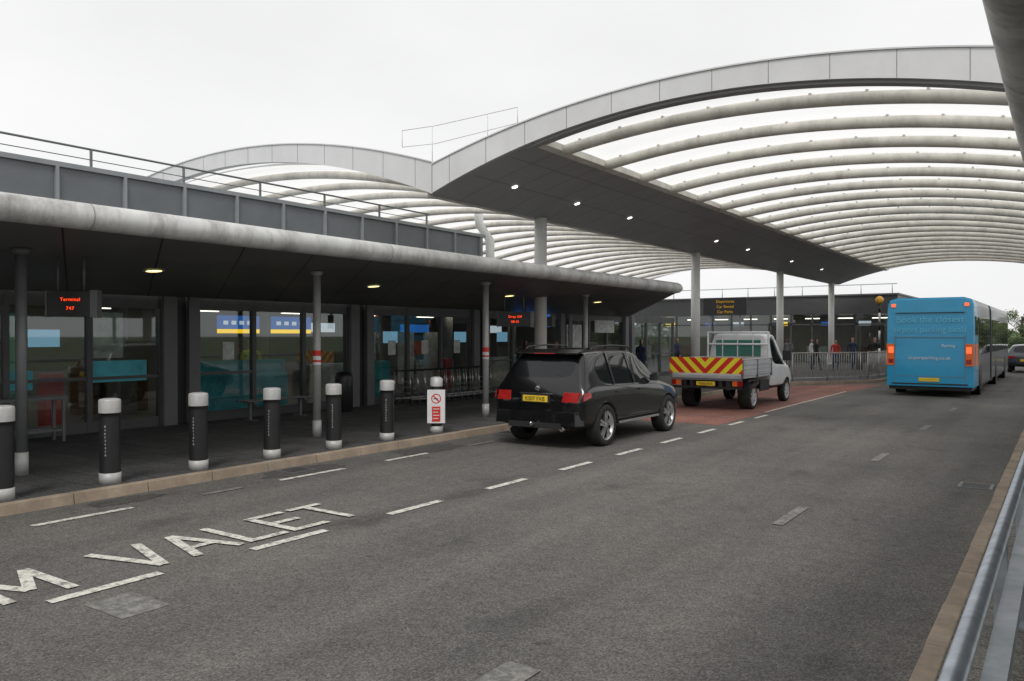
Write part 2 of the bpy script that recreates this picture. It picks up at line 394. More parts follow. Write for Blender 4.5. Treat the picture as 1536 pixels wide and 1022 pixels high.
# ------------------------------------------------------------------ walkway canopy
M_tubec=mat('canopy_column',(.42,.42,.42),.4,.15,var=.1,dirt=.3)
def canopy(name,sx,x0,y0,y1,y1in,zt=3.46,cols=(),lights=(),xin=None):
    e=empty(name); s=sx
    b=B()
    b.tube([(x0,y0,zt),(x0,y1-.35,zt)],.165,M_tube,24)
    b.lathe([(.165,0),(.15,.12),(.10,.28),(.03,.35),(.001,.36)],M_tube,(0,0,0),20)
    cnt=5*20
    for i in range(len(b.v)-cnt,len(b.v)):
        x,y,z=b.v[i]; b.v[i]=(x0+x,y1-.35+z,zt+y)
    y=y0+2.6
    while y<y1-.5:
        b.lathe([(.168,-.006),(.168,.006)],M_joint,(0,0,0),20); 
        for i in range(len(b.v)-40,len(b.v)):
            xx,yy,z=b.v[i]; b.v[i]=(x0+xx,y+z,zt+yy)
        y+=5.27
    b.build('gutter_tube',e)
    b=B()
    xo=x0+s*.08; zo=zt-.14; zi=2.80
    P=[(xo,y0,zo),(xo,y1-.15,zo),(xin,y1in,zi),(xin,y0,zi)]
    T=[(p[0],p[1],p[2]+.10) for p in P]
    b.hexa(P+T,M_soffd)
    def pz(x): return zo+(zi-zo)*(x-xo)/(xin-xo)
    y=y0+1
    while y<y1+1.0:
        ya=y; yb=y+ (y1in-y1)*max(0,(y-y0)/(y1-y0))*.9
        if ya<y1-.2:
            q=.004
            b.face([(xo,ya,zo-q),(xo,ya+.025,zo-q),(xin,yb+.025,zi-q),(xin,yb,zi-q)],M_dark)
        y+=1.3175
    for fx in(.34,.67):
        xx=xo+(xin-xo)*fx
        b.face([(xx,y0,pz(xx)-.003),(xx+.02,y0,pz(xx)-.003),(xx+.02,y1+1,pz(xx)-.003),(xx,y1+1,pz(xx)-.003)],M_dark)
    b.build('soffit',e)
    b=B()
    for (x,y,m) in cols:
        b.cyl((x,y,.118),(x,y,pz(x)+.02),.072,m,n=18); b.cyl((x,y,.118),(x,y,.42),.083,M_cap,n=18)
        b.cyl((x,y,pz(x)-.08),(x,y,pz(x)-.0),.08,m,r1=.13,n=16)
    b.build('columns',e)
    b=B()
    for (x,y) in lights:
        P=[];
        for j in range(16):
            t=2*math.pi*j/16; P.append((x+.13*math.cos(t),y+.13*math.sin(t)))
        b.face([(px,py,pz(px)-.012) for px,py in P],M_lampw)
        for j in range(16):
            a=P[j];c=P[(j+1)%16]; ex=lambda p:(x+(p[0]-x)*1.35,y+(p[1]-y)*1.35)
            A=ex(a);C=ex(c)
            b.face([(a[0],a[1],pz(a[0])-.016),(c[0],c[1],pz(c[0])-.016),(C[0],C[1],pz(C[0])-.006),(A[0],A[1],pz(A[0])-.006)],M_alu)
    b.build('downlights',e)
    return e
canopy('walkway_canopy',-1,-9.93,-8,23.6,31,cols=[(-11.6,5.1,M_rail),(-11.45,10.15,M_tubec),(-11.0,14.8,M_tubec),(-11.45,20.25,M_tubec),(-11.45,0,M_tubec)],
  lights=[(-12.5,2.4),(-12.5,7.56),(-12.5,12.7),(-12.5,17.9),(-12.5,22.9)],xin=FX+.11)
canopy('walkway_canopy',1,-.14,-8,21.6,21.6,cols=[(1.7,8,M_tubec),(1.7,13,M_tubec),(1.7,18,M_tubec),(1.7,-3,M_tubec)],lights=[(2.6,5)],xin=5.2)
b=B()
for x,y in ((-11.45,10.15),(-11.0,14.8)):
    b.lathe([(.076,0),(.076,.10)],M_sred,(x,y,1.62),18); b.lathe([(.076,0),(.076,.16)],M_sign,(x,y,1.45),18); b.lathe([(.0765,0),(.0765,.04)],M_sred,(x,y,1.50),18)
b.build('column_notice')
# ------------------------------------------------------------------ vaulted roof
roof=empty('vaulted_canopy_roof')
Y0,Y1=14.55,56
rt=lambda X:7.0-.0218*(X+5.8)**2
rb=lambda X:6.6-.028*(X+5.8)**2
lt=lambda X:7.4-.0198*(X+20.5)**2
lb=lambda X:6.95-.0242*(X+20.5)**2
def lin(a,c,n): return [a+(c-a)*i/n for i in range(n+1)]
b=B()
def fascia(xa,xb,ft,fb,ya,yb,n):
    xs=lin(xa,xb,n)
    for x0,x1 in zip(xs,xs[1:]):
        b.hexa([(x0,ya,fb(x0)),(x1,ya,fb(x1)),(x1,yb,fb(x1)+.03),(x0,yb,fb(x0)+.03),(x0,ya,ft(x0)),(x1,ya,ft(x1)),(x1,yb,ft(x1)),(x0,yb,ft(x0))],M_alu)
    for x0,x1 in zip(xs,xs[1:]):
        b.hexa([(x0,ya-.03,ft(x0)+.003),(x1,ya-.03,ft(x1)+.003),(x1,yb,ft(x1)+.003),(x0,yb,ft(x0)+.003),(x0,ya-.03,ft(x0)+.03),(x1,ya-.03,ft(x1)+.03),(x1,yb,ft(x1)+.03),(x0,yb,ft(x0)+.03)],M_alu)
fascia(-12.4,1.0,rt,rb,Y0,Y0+.3,48); fascia(-28.6,-12.4,lt,lb,Y0,Y0+.3,48)
fascia(-12.4,1.0,rt,rb,Y1,Y1+.3,30); fascia(-28.6,-12.4,lt,lb,Y1,Y1+.3,30)
b.build('fascia',roof)
b=B()
x=-12.4+.53
while x<1:
    b.box(x-.006,x+.006,Y0-.004,Y0+.01,rb(x)+.01,rt(x)-.005,M_joint); x+=1.06
x=-12.4-.53
while x>-28:
    b.box(x-.006,x+.006,Y0-.004,Y0+.01,lb(x)+.01,lt(x)-.005,M_joint); x-=1.06
b.box(-12.41,-12.39,Y0-.004,Y0+.01,rb(-12.4)+.02,rt(-12.4)-.01,M_joint)
xs=lin(-9.8,-.8,40)
for x0,x1 in zip(xs,xs[1:]):
    b.hexa([(x0,Y0+.12,rb(x0)-.05),(x1,Y0+.12,rb(x1)-.05),(x1,Y0+.36,rb(x1)-.05),(x0,Y0+.36,rb(x0)-.05),(x0,Y0+.12,rb(x0)+.01),(x1,Y0+.12,rb(x1)+.01),(x1,Y0+.36,rb(x1)+.01),(x0,Y0+.36,rb(x0)+.01)],M_soff)
b.build('fascia_joints',roof)
# valley beam: curved soffit that continues the underside of the fascia
b=B()
BX=-9.6
def sz(X):
    if X<-12.4: return rb(-12.4)-.02+(X+12.4)*.05
    return rb(X)-.02
SX=[-12.55,-12.4]+lin(-12.4,BX,8)[1:]
for x0,x1 in zip(SX,SX[1:]):
    b.hexa([(x0,Y0+.03,sz(x0)),(x1,Y0+.03,sz(x1)),(x1,Y1,sz(x1)),(x0,Y1,sz(x0)),(x0,Y0+.03,sz(x0)+.015),(x1,Y0+.03,sz(x1)+.015),(x1,Y1,sz(x1)+.13),(x0,Y1,sz(x0)+.13)],M_soff)
BZ=sz(BX)
b.hexa([(BX+.002,Y0+.32,BZ-.04),(BX+.20,Y0+.32,BZ),(BX+.20,Y1,BZ),(BX+.002,Y1,BZ-.04),(BX+.002,Y0+.32,BZ+.15),(BX+.20,Y0+.32,BZ+.15),(BX+.20,Y1,BZ+.15),(BX+.002,Y1,BZ+.15)],M_rib)
b.hexa([(-.7,Y0+.3,5.85),(1.0,Y0+.3,5.35),(1.0,Y1,5.35),(-.7,Y1,5.85),(-.7,Y0+.3,6.0),(1.0,Y0+.3,5.75),(1.0,Y1,5.75),(-.7,Y1,6.0)],M_soff)
b.box(-28.7,-27.6,Y0+.3,Y1,5.3,5.7,M_soff)
b.box(-12.8,-12.552,Y0+.3,Y1,5.36,5.66,M_rib)
y=Y0+1.1
while y<Y1:
    for x0,x1 in zip(SX,SX[1:]):
        q=.004; b.face([(x0,y,sz(x0)-q),(x0,y+.015,sz(x0)-q),(x1,y+.015,sz(x1)-q),(x1,y,sz(x1)-q)],M_seam)
    y+=1.0
for X in (SX[4],SX[7]):
    b.face([(X,Y0+.3,sz(X)-.003),(X+.015,Y0+.3,sz(X+.015)-.003),(X+.015,Y1,sz(X+.015)-.003),(X,Y1,sz(X)-.003)],M_seam)
b.build('valley_beams',roof)
b=B()
def disc(x,y,r):
    b.face([(x+r*math.cos(t*math.pi/6),y+r*math.sin(t*math.pi/6),sz(x+r*math.cos(t*math.pi/6))-.02) for t in range(12)],M_lamp)
for yy in (16.5,19.6,22.9,30.5,34.3,41,47): disc(-11.35,yy,.075)
b.build('downlights',roof)
b=B(); pb=B()
rr=lambda X:6.50-.022*(X+5.8)**2
lr=lambda X:6.74-.0182*(X+20.5)**2
ys=[15.7+2.0*i for i in range(20)]
for y in ys:
    b.tube([(x,y,rr(x)) for x in lin(-9.5,-.6,26)],.125,M_rib,14,updir=(0,1,0))
    b.tube([(x,y,lr(x)) for x in lin(-28,-12.6,30)],.11,M_rib,10,updir=(0,1,0))
    for x in lin(-9.0,-1.0,8): b.box(x-.025,x+.025,y-.08,y+.08,rr(x)+.10,rr(x)+.14,M_rib)
b.build('arched_ribs',roof)
ye=[Y0+.31]+ys+[Y1-.01]
def sheet(f,xa,xb,n):
    xs=lin(xa,xb,n)
    for y0,y1 in zip(ye,ye[1:]):
        m=6; fr=[i/m for i in range(m+1)]
        for x0,x1 in zip(xs,xs[1:]):
            for a,c in zip(fr,fr[1:]):
                za=.14+.14*math.sin(math.pi*a)**.7; zc=.14+.14*max(0,math.sin(math.pi*c))**.7
                ya=y0+(y1-y0)*a; yc=y0+(y1-y0)*c
                pb.face([(x0,ya,f(x0)+za),(x1,ya,f(x1)+za),(x1,yc,f(x1)+zc),(x0,yc,f(x0)+zc)],M_panel,True)
sheet(rr,-9.75,-.5,24); sheet(lr,-28.3,-12.5,24)
o=pb.build('translucent_panels',roof,recalc=False)
bm=bmesh.new(); bm.from_mesh(o.data); bmesh.ops.remove_doubles(bm,verts=bm.verts,dist=.001); bm.to_mesh(o.data); bm.free()
b=B()
for y in (19.4,31.1,42.8,54.0):
    b.cyl((-12.45,y,.118),(-12.45,y,5.36),.18,M_white,n=24); b.cyl((-12.45,y,.118),(-12.45,y,.16),.28,M_steel,n=24)
    b.cyl((1.6,y,.118),(1.6,y,5.4),.18,M_white,n=24)
b.tube([(-18,24.5,3),(-18,24.5,5.6),(-18.35,24.3,6.2),(-18.4,24.3,6.7)],.17,M_white,16)
b.build('columns',roof)
b=B(); 
def gp(x,z): return (x,Y0+.6,z)
for P in ([gp(-13.9,7.2),gp(-12.8,7.16),gp(-10.35,7.22)],[gp(-13.9,6.78),gp(-12.8,6.72),gp(-10.35,6.86)]): b.tube(P,.010,M_alu,6)
for x,z0,z1 in[(-13.9,6.78,7.2),(-12.9,6.2,7.16),(-11.2,6.4,7.2),(-10.35,6.86,7.22)]: b.cyl(gp(x,z0),gp(x,z1),.010,M_alu,n=6)
b.build('roof_access_guardrail')
# ------------------------------------------------------------------ far terminal building
fb=empty('far_terminal_building')
b=B(); FY=58
b.box(-34,-9.2,FY,FY+14,3.45,4.7,M_fac); b.box(-34.1,-9.1,FY-.12,FY+14,4.7,4.8,M_pil)
b.box(-34,-9.2,FY+6,FY+6.2,.1,3.4,M_wallin); b.box(-34,-9.2,FY+.3,FY+14,.10,.15,M_tile)
b.box(-9.4,-9.2,FY+.2,FY+14,.12,3.45,M_pil)
x=-33.5
while x<-9:
    b.box(x-.06,x+.06,FY+.02,FY+.16,.12,3.45,M_fac); x+=1.45
b.box(-34,-9.2,FY+.02,FY+.14,2.7,2.8,M_fac)
b.build('walls',fb)
b=B(); b.face([(-34,FY+.08,.12),(-9.3,FY+.08,.12),(-9.3,FY+.08,3.45),(-34,FY+.08,3.45)],M_glass); b.build('windows',fb)
b=B()
for i in range(7): b.box(-30+i*3,-29.2+i*3,FY+2+i%3,FY+2.1+i%3,2.7,3.0,[M_signw,M_syel,M_sblu][i%3])
for i in range(6): b.box(-29+i*3.4,-27.6+i*3.4,FY+1.5,FY+2.2,.15,1.2,M_oran if i%2 else M_pale)
for i in range(10): b.box(-32+i*2.3,-31+i*2.3,FY+3.,FY+3.15,3.2,3.25,M_stripl)
b.build('interior',fb)
b=B()
b.tube([(-34,FY+.5,5.45),(-9.3,FY+.5,5.45)],.03,M_galv,6)
for i in range(13): b.cyl((-33+i*1.95,FY+.5,4.8),(-33+i*1.95,FY+.5,5.45),.03,M_galv,n=6)
b.build('roof_rail',fb)
sg=empty('direction_sign',(-3.1,0,0)); b=B(); b.box(-15.6,-12.9,48.0,48.15,3.25,4.3,M_dark); b.cyl((-15.2,48.08,.118),(-15.2,48.08,3.26),.06,M_rail); b.cyl((-13.3,48.08,.118),(-13.3,48.08,3.26),.06,M_rail); b.build('panel',sg)
M_amt=emit('amber_text',(1,.55,.05),.4)
for k,t in enumerate(['Departures','Car Rental','Car Parks']): text('line',t,.25,M_amt,sg,(-14.2,47.99,4.0-.32*k),(R(90),0,0))
# ------------------------------------------------------------------ bollards
M_bg=mat('bollard_letter',(.30,.30,.30),.6)
def bollard(x,y):
    b=B(); n=24
    b.lathe([(.001,.0),(.130,.0),(.130,.14),(.118,.142)],M_cap,n=n)
    b.lathe([(.124,.13),(.124,.90)],M_blackp,n=n)
    b.lathe([(.131,.90),(.131,1.05),(.122,1.07),(.08,1.08),(.001,1.082)],M_cap,n=n)
    b.lathe([(.129,.84),(.129,.90),(.131,.90)],M_blackp,n=n)
    for k in range(9):
        z=.36+k*.045; a=-1.03+random.uniform(-.03,.03); w=random.uniform(.04,.075)
        b.face([(.1255*math.cos(a-w),.1255*math.sin(a-w),z),(.1255*math.cos(a+w),.1255*math.sin(a+w),z),(.1255*math.cos(a+w),.1255*math.sin(a+w),z+.024),(.1255*math.cos(a-w),.1255*math.sin(a-w),z+.024)],M_bg)
    return b.build('bollard',loc=(x,y,.118),rot=(R(random.uniform(-.6,.6)),R(random.uniform(-.6,.6)),R(random.uniform(-8,8))))
for i in range(-3,6): bollard(-9.99,4.18+1.26*i)
def smallsign():
    e=empty('smoking_prohibition_sign',(-9.99,11.85,.118),(0,0,R(38)))
    b=B()
    b.lathe([(.001,0),(.130,0),(.130,.13),(.11,.135)],M_cap,n=20); b.lathe([(.10,.13),(.10,.92)],M_blackp,n=20); b.lathe([(.12,.9),(.12,1.05),(.06,1.08),(.001,1.08)],M_cap,n=20)
    b.build('post',e)
    b=B(); b.box(-.17,.17,-.155,-.13,.2,.84,M_sign)
    b.box(-.08,.08,-.160,-.156,.23,.52,M_sred)
    b.build('board',e,bevel=.004)
    b=B()
    for j in range(20):
        a=2*math.pi*j/20;c=2*math.pi*(j+1)/20
        b.face([(.075*math.cos(a),-.158,.67+.075*math.sin(a)),(.075*math.cos(c),-.158,.67+.075*math.sin(c)),(.095*math.cos(c),-.158,.67+.095*math.sin(c)),(.095*math.cos(a),-.158,.67+.095*math.sin(a))],M_sred)
    b.face([(-.065,-.1585,.72),(-.05,-.1585,.74),(.065,-.1585,.62),(.05,-.1585,.60)],M_sred)
    b.box(-.05,.04,-.1592,-.157,.66,.675,M_blk)
    for k in range(4): b.box(-.06,.06-.02*(k%2),-.1625,-.1605,.465-.06*k,.48-.06*k,M_sign)
    b.build('graphics',e)
smallsign()
def led(x,y,z,w,h,rot,body,ts=.085):
    e=empty('led_information_sign',(x,y,z),(0,0,R(rot)))
    b=B(); b.box(-w/2,w/2,-.06,.08,-h/2,h/2,M_blackp); b.box(-w/2-.02,-w/2,-.07,.09,-h/2-.015,h/2+.015,M_rail); b.box(w/2,w/2+.10,-.08,.1,-h/2-.02,h/2+.02,M_rail)
    b.cyl((-w*.3,.02,h/2),(-w*.3,.02,h/2+.55),.02,M_rail,n=8); b.cyl((w*.3,.02,h/2),(w*.3,.02,h/2+.55),.02,M_rail,n=8)
    b.build('housing',e)
    for k,t in enumerate(body): text('led_text',t,ts,M_led,e,(0.02,-.064,.04-k*.13),(R(90),0,0),sp=1.1)
led(-12.0,5.95,2.46,.60,.36,42,['Terminal','747'],.07)
led(-12.0,17.4,2.42,.85,.38,42,['Drop Off','08:42'])
led(-13.4,20.6,2.42,1.0,.3,42,['Arrivals'])
# ------------------------------------------------------------------ guard rail at right
b=B()
xa=-.24
for z,r in((1.1,.032),(.72,.02),(.34,.02)): b.tube([(xa,-3,z),(xa,40,z)],r,M_galv,14)
b.box(xa+.05,xa+.11,-3,40,1.0,1.06,M_galv)
y=-1.5
while y<40:
    b.box(xa-.025,xa+.025,y-.02,y+.02,.118,1.08,M_galv); b.box(xa-.06,xa+.06,y-.06,y+.06,.118,.13,M_galv); y+=1.9
b.build('pedestrian_guardrail')
M_rail2=mat('railing_grey',(.45,.45,.43),.4,.3)
def fence(pts,name,h=1.15):
    b=B()
    for (x0,y0),(x1,y1) in zip(pts,pts[1:]):
        a=Vector((x0,y0,.118));c=Vector((x1,y1,.118)); Ln=(c-a).length; n=int(Ln/.13)
        for z in(.12,h): b.tube([a+Vector((0,0,z)),c+Vector((0,0,z))],.022,M_rail2,6)
        for i in range(n+1):
            p=a.lerp(c,i/n); r=.028 if i%14==0 else .011
            b.cyl(p+Vector((0,0,.0 if i%14==0 else .12)),p+Vector((0,0,h)),r,M_rail2,n=6)
    return b.build(name)
fence([(-10.0,30.5),(-9.2,33.4),(-7.0,36.8),(-6.8,40),(-6.8,52)],'pedestrian_railing')
b=B(); b.box(-15.0,-14.6,6.0,7.2,.86,.92,M_rail); b.box(-15.0,-14.95,6.05,6.1,.118,.86,M_rail); b.box(-15,-14.95,7.1,7.15,.118,.86,M_rail); b.box(-14.65,-14.6,6.05,6.1,.118,.86,M_rail); b.box(-14.65,-14.6,7.1,7.15,.118,.86,M_rail); b.box(-14.98,-14.62,6.1,7.1,.3,.34,M_rail); b.build('leaning_shelf',bevel=.004)
b=B()
for k in range(8): b.cyl((0,0,k*.42),(0,0,k*.42+.42),.045,M_blackp if k%2 else M_sign,n=12)
b.sphere((0,0,3.55),.19,M_amber,16); b.build('belisha_beacon',loc=(-7.3,41.1,.118))
b=B()
for i in range(13):
    y=15.9+i*.30; x=-14.55
    for s in(-.28,.28):
        b.tube([(x+s,y,.30),(x+s*.9,y+.75,.26)],.014,M_steel,6); b.tube([(x+s,y,.28),(x+s,y-.06,1.05)],.014,M_steel,6); b.cyl((x+s-.02,y+.02,.19),(x+s+.02,y+.02,.19),.07,M_tyre,n=10)
    b.tube([(x-.28,y-.06,1.05),(x+.28,y-.06,1.05)],.02,M_blackp,6)
    for z in(.45,.6,.75): b.tube([(x-.28,y-.02,z),(x+.28,y-.02,z)],.008,M_steel,5)
    b.cyl((x-.02,y+.72,.19),(x+.02,y+.72,.19),.06,M_tyre,n=10)
b.build('luggage_trolleys')
def bench(x,y,rot):
    b=B()
    for k in range(4): b.box(-.9,.9,-.2+k*.11,-.12+k*.11,.42,.45,M_rail)
    for s in(-.7,.7): b.box(s-.03,s+.03,-.2,.2,.38,.42,M_rail); b.box(s-.03,s+.03,-.04,.04,0,.38,M_rail); b.box(s-.05,s+.05,-.2,.2,0,.015,M_rail)
    b.build('bench',loc=(x,y,.118),rot=(0,0,R(rot)),bevel=.004)
bench(-14.8,11.9,90); bench(-14.8,4.2,90)
b=B(); b.lathe([(.001,0),(.2,0),(.22,.03),(.22,.85),(.19,.95),(.05,.99),(.001,.99)],M_blackp,n=20); b.build('litter_bin',loc=(-14.7,13.9,.118))
# ------------------------------------------------------------------ vehicles
def wheel(b,x,y,r,w,side,rim=M_alloy,spokes=5):
    xo=x+side*w/2
    b.lathe([(r*.62,-w/2),(r*.93,-w/2),(r,-w/2+.03),(r,w/2-.03),(r*.93,w/2),(r*.70,w/2),(r*.68,w/2-.02)],M_tyre,(x,y,r),28,'x')
    b.lathe([(r*.70,0),(r*.65,-side*.02),(r*.62,-side*.06)],rim,(xo,y,r),28,'x')
    b.lathe([(r*.63,-side*.09),(.001,-side*.09)],M_blk,(xo,y,r),28,'x')
    b.lathe([(r*.17,-side*.05),(r*.16,-side*.015),(.001,-side*.01)],rim,(xo,y,r),16,'x')
    for k in range(spokes):
        for da in((-.16,.16) if spokes<7 else (0,)):
            a=2*math.pi*k/spokes+.3; a2=a+da
            ca,sa=math.cos(a2),math.sin(a2); t=.022
            p0=Vector((0,ca*r*.12,sa*r*.12));p1=Vector((0,ca*r*.66,sa*r*.66)); n=Vector((0,-sa,ca))*t
            Q=[p0-n,p1-n,p1+n,p0+n]
            b.hexa([(xo-side*.05,y+q.y,r+q.z) for q in Q]+[(xo-side*.012,y+q.y,r+q.z) for q in Q],rim)
def loft(stations,paint,glass,sideg,topg,wheels,name,parent,wr=.42,dark=M_plast,sub=3):
    """stations: (y,zb,w,zm,wb,zbelt,wt,zt)"""
    vs=[];fs=[];mi=[]
    n=16
    for (y,zb,w,zm,wb,zbelt,wt,zt) in stations:
        half=[(0,zb),(w*.82,zb),(w*.98,zb+.10),(w,zm),(wb+.012,zbelt-.04),(wb-.012,zbelt),(wt,zt-.06),(wt*.84,zt-.005),(0,zt+.02)]
        ring=[(x,y,z) for x,z in half]+[(-x,y,z) for x,z in half[1:-1]][::-1]
        vs+=ring
    for s in range(len(stations)-1):
        for j in range(n):
            j2=(j+1)%n; fs.append([s*n+j,s*n+j2,(s+1)*n+j2,(s+1)*n+j])
            seg=j if j<8 else 15-j
            k=0
            if seg==5 and s in sideg:k=1
            if seg==7 and s in topg:k=1
            if seg in(0,1):k=2
            mi.append(k)
    for s in(0,len(stations)-1):
        o=s*n
        for i in range(1,7):
            fs.append([o+i,o+i+1,o+n-i-1,o+n-i]); mi.append(0)
        fs.append([o,o+1,o+15]);mi.append(2); fs.append([o+7,o+8,o+9]);mi.append(0)
    me=bpy.data.meshes.new(name); me.from_pydata(vs,[],fs)
    for m in(paint,glass,dark): me.materials.append(m)
    for p,k in zip(me.polygons,mi): p.material_index=k; p.use_smooth=True
    bm=bmesh.new(); bm.from_mesh(me); bmesh.ops.recalc_face_normals(bm,faces=bm.faces)
    cl=bm.edges.layers.float.new('crease_edge')
    for e in bm.edges:
        ms={f.material_index for f in e.link_faces}
        if ms=={0,1}: e[cl]=.9
    bm.to_mesh(me); bm.free()
    ob=bpy.data.objects.new(name,me); COL.objects.link(ob)
    sb=ob.modifiers.new('s','SUBSURF'); sb.levels=sub; sb.render_levels=sub
    cut=B()
    for (x,y) in wheels:
        s=1 if x>0 else -1
        cut.cyl((x-s*.32,y,wr*.86),(x+s*.5,y,wr*.86),wr,dark,n=40)
    co=cut.build('cutter')
    bo=ob.modifiers.new('b','BOOLEAN'); bo.object=co; bo.operation='DIFFERENCE'; bo.solver='EXACT'
    try: bo.material_mode='TRANSFER'
    except: pass
    bake(ob); bpy.data.objects.remove(co); ob.parent=parent
    return ob
suv=empty('parked_car',(-7.77,11.95,0))
S=[(0.00,.52,.78,.64,.79,.78,.72,.86),(.04,.40,.90,.66,.90,.90,.80,.99),(.12,.36,.945,.68,.935,1.02,.84,1.15),(.17,.34,.955,.69,.94,1.06,.84,1.22),
(.46,.32,.965,.70,.945,1.10,.735,1.67),(.62,.31,.965,.70,.945,1.10,.72,1.73),(1.5,.30,.955,.70,.94,1.09,.71,1.76),(2.3,.30,.955,.70,.935,1.07,.70,1.735),(2.60,.30,.96,.70,.935,1.06,.68,1.68),
(3.30,.30,.965,.70,.93,1.03,.80,1.17),(3.5,.30,.965,.70,.92,1.0,.78,1.12),(4.1,.32,.94,.68,.87,.93,.68,1.03),(4.36,.36,.86,.62,.80,.82,.62,.90),(4.46,.42,.74,.58,.70,.70,.55,.76)]
loft(S,M_car,M_cglass,{5,6,7,8},{3,8},[(.95,.88),(-.95,.88),(.95,3.62),(-.95,3.62)],'body',suv,wr=.43)
b=B()
for s in(-1,1):
    for y in(.88,3.62): wheel(b,s*.83,y,.375,.26,s)
b.build('wheels',suv)
b=B()
for s in(-1,1):
    b.hexa([(s*.54,-.008,.83),(s*.84,.005,.83),(s*.925,.10,.85),(s*.56,.10,.85),(s*.56,.035,1.0),(s*.84,.05,1.0),(s*.925,.16,1.0),(s*.58,.15,1.0)],M_redl)
    b.hexa([(s*.930,.06,.85),(s*.945,.06,.85),(s*.972,.30,.91),(s*.94,.30,.91),(s*.92,.09,.99),(s*.938,.09,.99),(s*.958,.30,1.0),(s*.94,.30,1.0)],M_redl)
    b.box(s*.45,s*.72,-.035,.05,.47,.51,M_redl)
    b.tube([(s*.70,.72,1.72),(s*.70,.80,1.785),(s*.70,1.5,1.81),(s*.69,2.2,1.785),(s*.69,2.3,1.72)],.016,M_blackp,8)
    b.hexa([(s*.93,2.72,1.10),(s*1.10,2.74,1.10),(s*1.10,2.86,1.10),(s*.93,2.88,1.10),(s*.93,2.74,1.22),(s*1.09,2.75,1.25),(s*1.09,2.84,1.25),(s*.93,2.86,1.22)],M_car)
    b.cyl((s*.55,-.03,.36),(s*.55,.1,.36),.045,M_chrome,n=14)
    for y in(1.25,2.2): b.box(s*.955,s*.98,y,y+.17,.95,.975,M_car)
    for y,t in((1.18,.06),(2.02,.06)): b.hexa([(s*.940,y,1.10),(s*.948,y,1.10),(s*.948,y+t,1.10),(s*.940,y+t,1.10),(s*.722,y+.02,1.70),(s*.730,y+.02,1.70),(s*.730,y+.02+t,1.70),(s*.722,y+.02+t,1.70)],M_car)
    b.box(s*.955,s*.975,1.35,3.1,.37,.41,M_alloy)
b.hexa([(-.84,-.05,.42),(.84,-.05,.42),(.92,.12,.42),(-.92,.12,.42),(-.82,-.04,.66),(.82,-.04,.66),(.9,.12,.68),(-.9,.12,.68)],M_car)
b.box(-.55,.55,-.062,.0,.36,.46,M_plast)
b.hexa([(-.66,.30,1.655),(.66,.30,1.655),(.68,.60,1.70),(-.68,.60,1.70),(-.66,.29,1.685),(.66,.29,1.685),(.68,.60,1.745),(-.68,.60,1.745)],M_car)
b.box(-.22,.22,.284,.292,1.662,1.678,M_redl)
b.box(-.26,.26,-.030,-.010,.82,.93,M_plate); b.box(-.30,.30,-.02,.03,.80,.95,M_plast)
b.box(-.34,.34,-.005,.05,.955,.975,M_chrome)
b.cyl((0,.035,1.05),(0,.095,1.07),.042,M_chrome,n=20)
b.cyl((0,-.16,.42),(0,0,.42),.018,M_chrome,n=10); b.sphere((0,-.16,.45),.03,M_chrome)
b.tube([(-.02,.26,1.34),(.45,.20,1.27)],.008,M_blackp,5)
b.build('trim',suv,bevel=.008)
text('plate_text','KS07 FXB',.10,M_blk,suv,(0,-.032,.84),(R(90),0,0))
# --- flatbed truck
trk=empty('flatbed_truck',(-7.9,20.4,0))
S3=[(2.62,.50,.92,.80,.93,1.14,.76,1.95),(2.66,.44,.95,.80,.95,1.15,.80,2.03),(2.8,.42,.96,.80,.95,1.15,.82,2.06),(3.3,.42,.96,.80,.95,1.14,.80,2.07),(3.65,.42,.96,.80,.945,1.12,.76,2.0),
(4.28,.42,.96,.80,.93,1.10,.82,1.32),(4.45,.42,.95,.78,.92,1.08,.79,1.24),(4.85,.42,.92,.74,.86,.98,.72,1.10),(5.0,.46,.84,.7,.78,.88,.62,.95),(5.04,.5,.76,.68,.7,.8,.55,.86)]
loft(S3,M_wpaint,M_cglass,{2,3,4},{4},[(.95,4.25),(-.95,4.25)],'cab',trk,wr=.40)
b=B()
for s in(-1,1):
    wheel(b,s*.84,4.25,.34,.2,s,M_bed,8); wheel(b,s*.80,1.05,.34,.34,s,M_bed,8)
b.build('wheels',trk)
b=B()
b.box(-.98,.98,0.05,2.55,.86,.93,M_bed); b.box(-.45,-.35,.05,4,.6,.85,M_plast); b.box(.35,.45,.05,4,.6,.85,M_plast)
for s in(-1,1):
    b.box(s*.97,s*1.0,.06,2.5,.935,1.32,M_bed)
    for k in range(3): b.box(s*1.0,s*1.012,.06,2.5,1.0+k*.11,1.02+k*.11,M_bed)
    for y in(.06,1.25,2.5): b.box(s*.96,s*1.02,y-.03,y+.03,.86,1.36,M_rail)
    b.box(s*.62,s*.96,.72,.74,.45,.86,M_plast); b.box(s*.62,s*.96,.62,1.5,.76,.80,M_plast)
    b.box(s*.86,s*.98,.06,.10,.66,.80,M_redl); b.box(s*.72,s*.85,.06,.10,.66,.80,M_org)
    b.box(s*.90,s*.94,1.7,2.5,.45,.75,M_plast)
    b.tube([(s*.9,2.56,.9),(s*.9,2.56,2.10)],.03,M_wpaint,8)
    b.hexa([(s*.95,3.75,1.25),(s*1.18,3.77,1.25),(s*1.18,3.87,1.25),(s*.95,3.87,1.25),(s*.95,3.75,1.55),(s*1.18,3.77,1.55),(s*1.18,3.85,1.55),(s*.95,3.85,1.55)],M_plast)
b.box(-1,1,2.545,2.575,.93,1.38,M_bed)
for z in(1.74,2.08): b.tube([(-.9,2.56,z),(.9,2.56,z)],.03,M_wpaint,8)
for x in(-.45,0,.45): b.tube([(x,2.56,1.38),(x,2.56,2.08)],.018,M_wpaint,6)
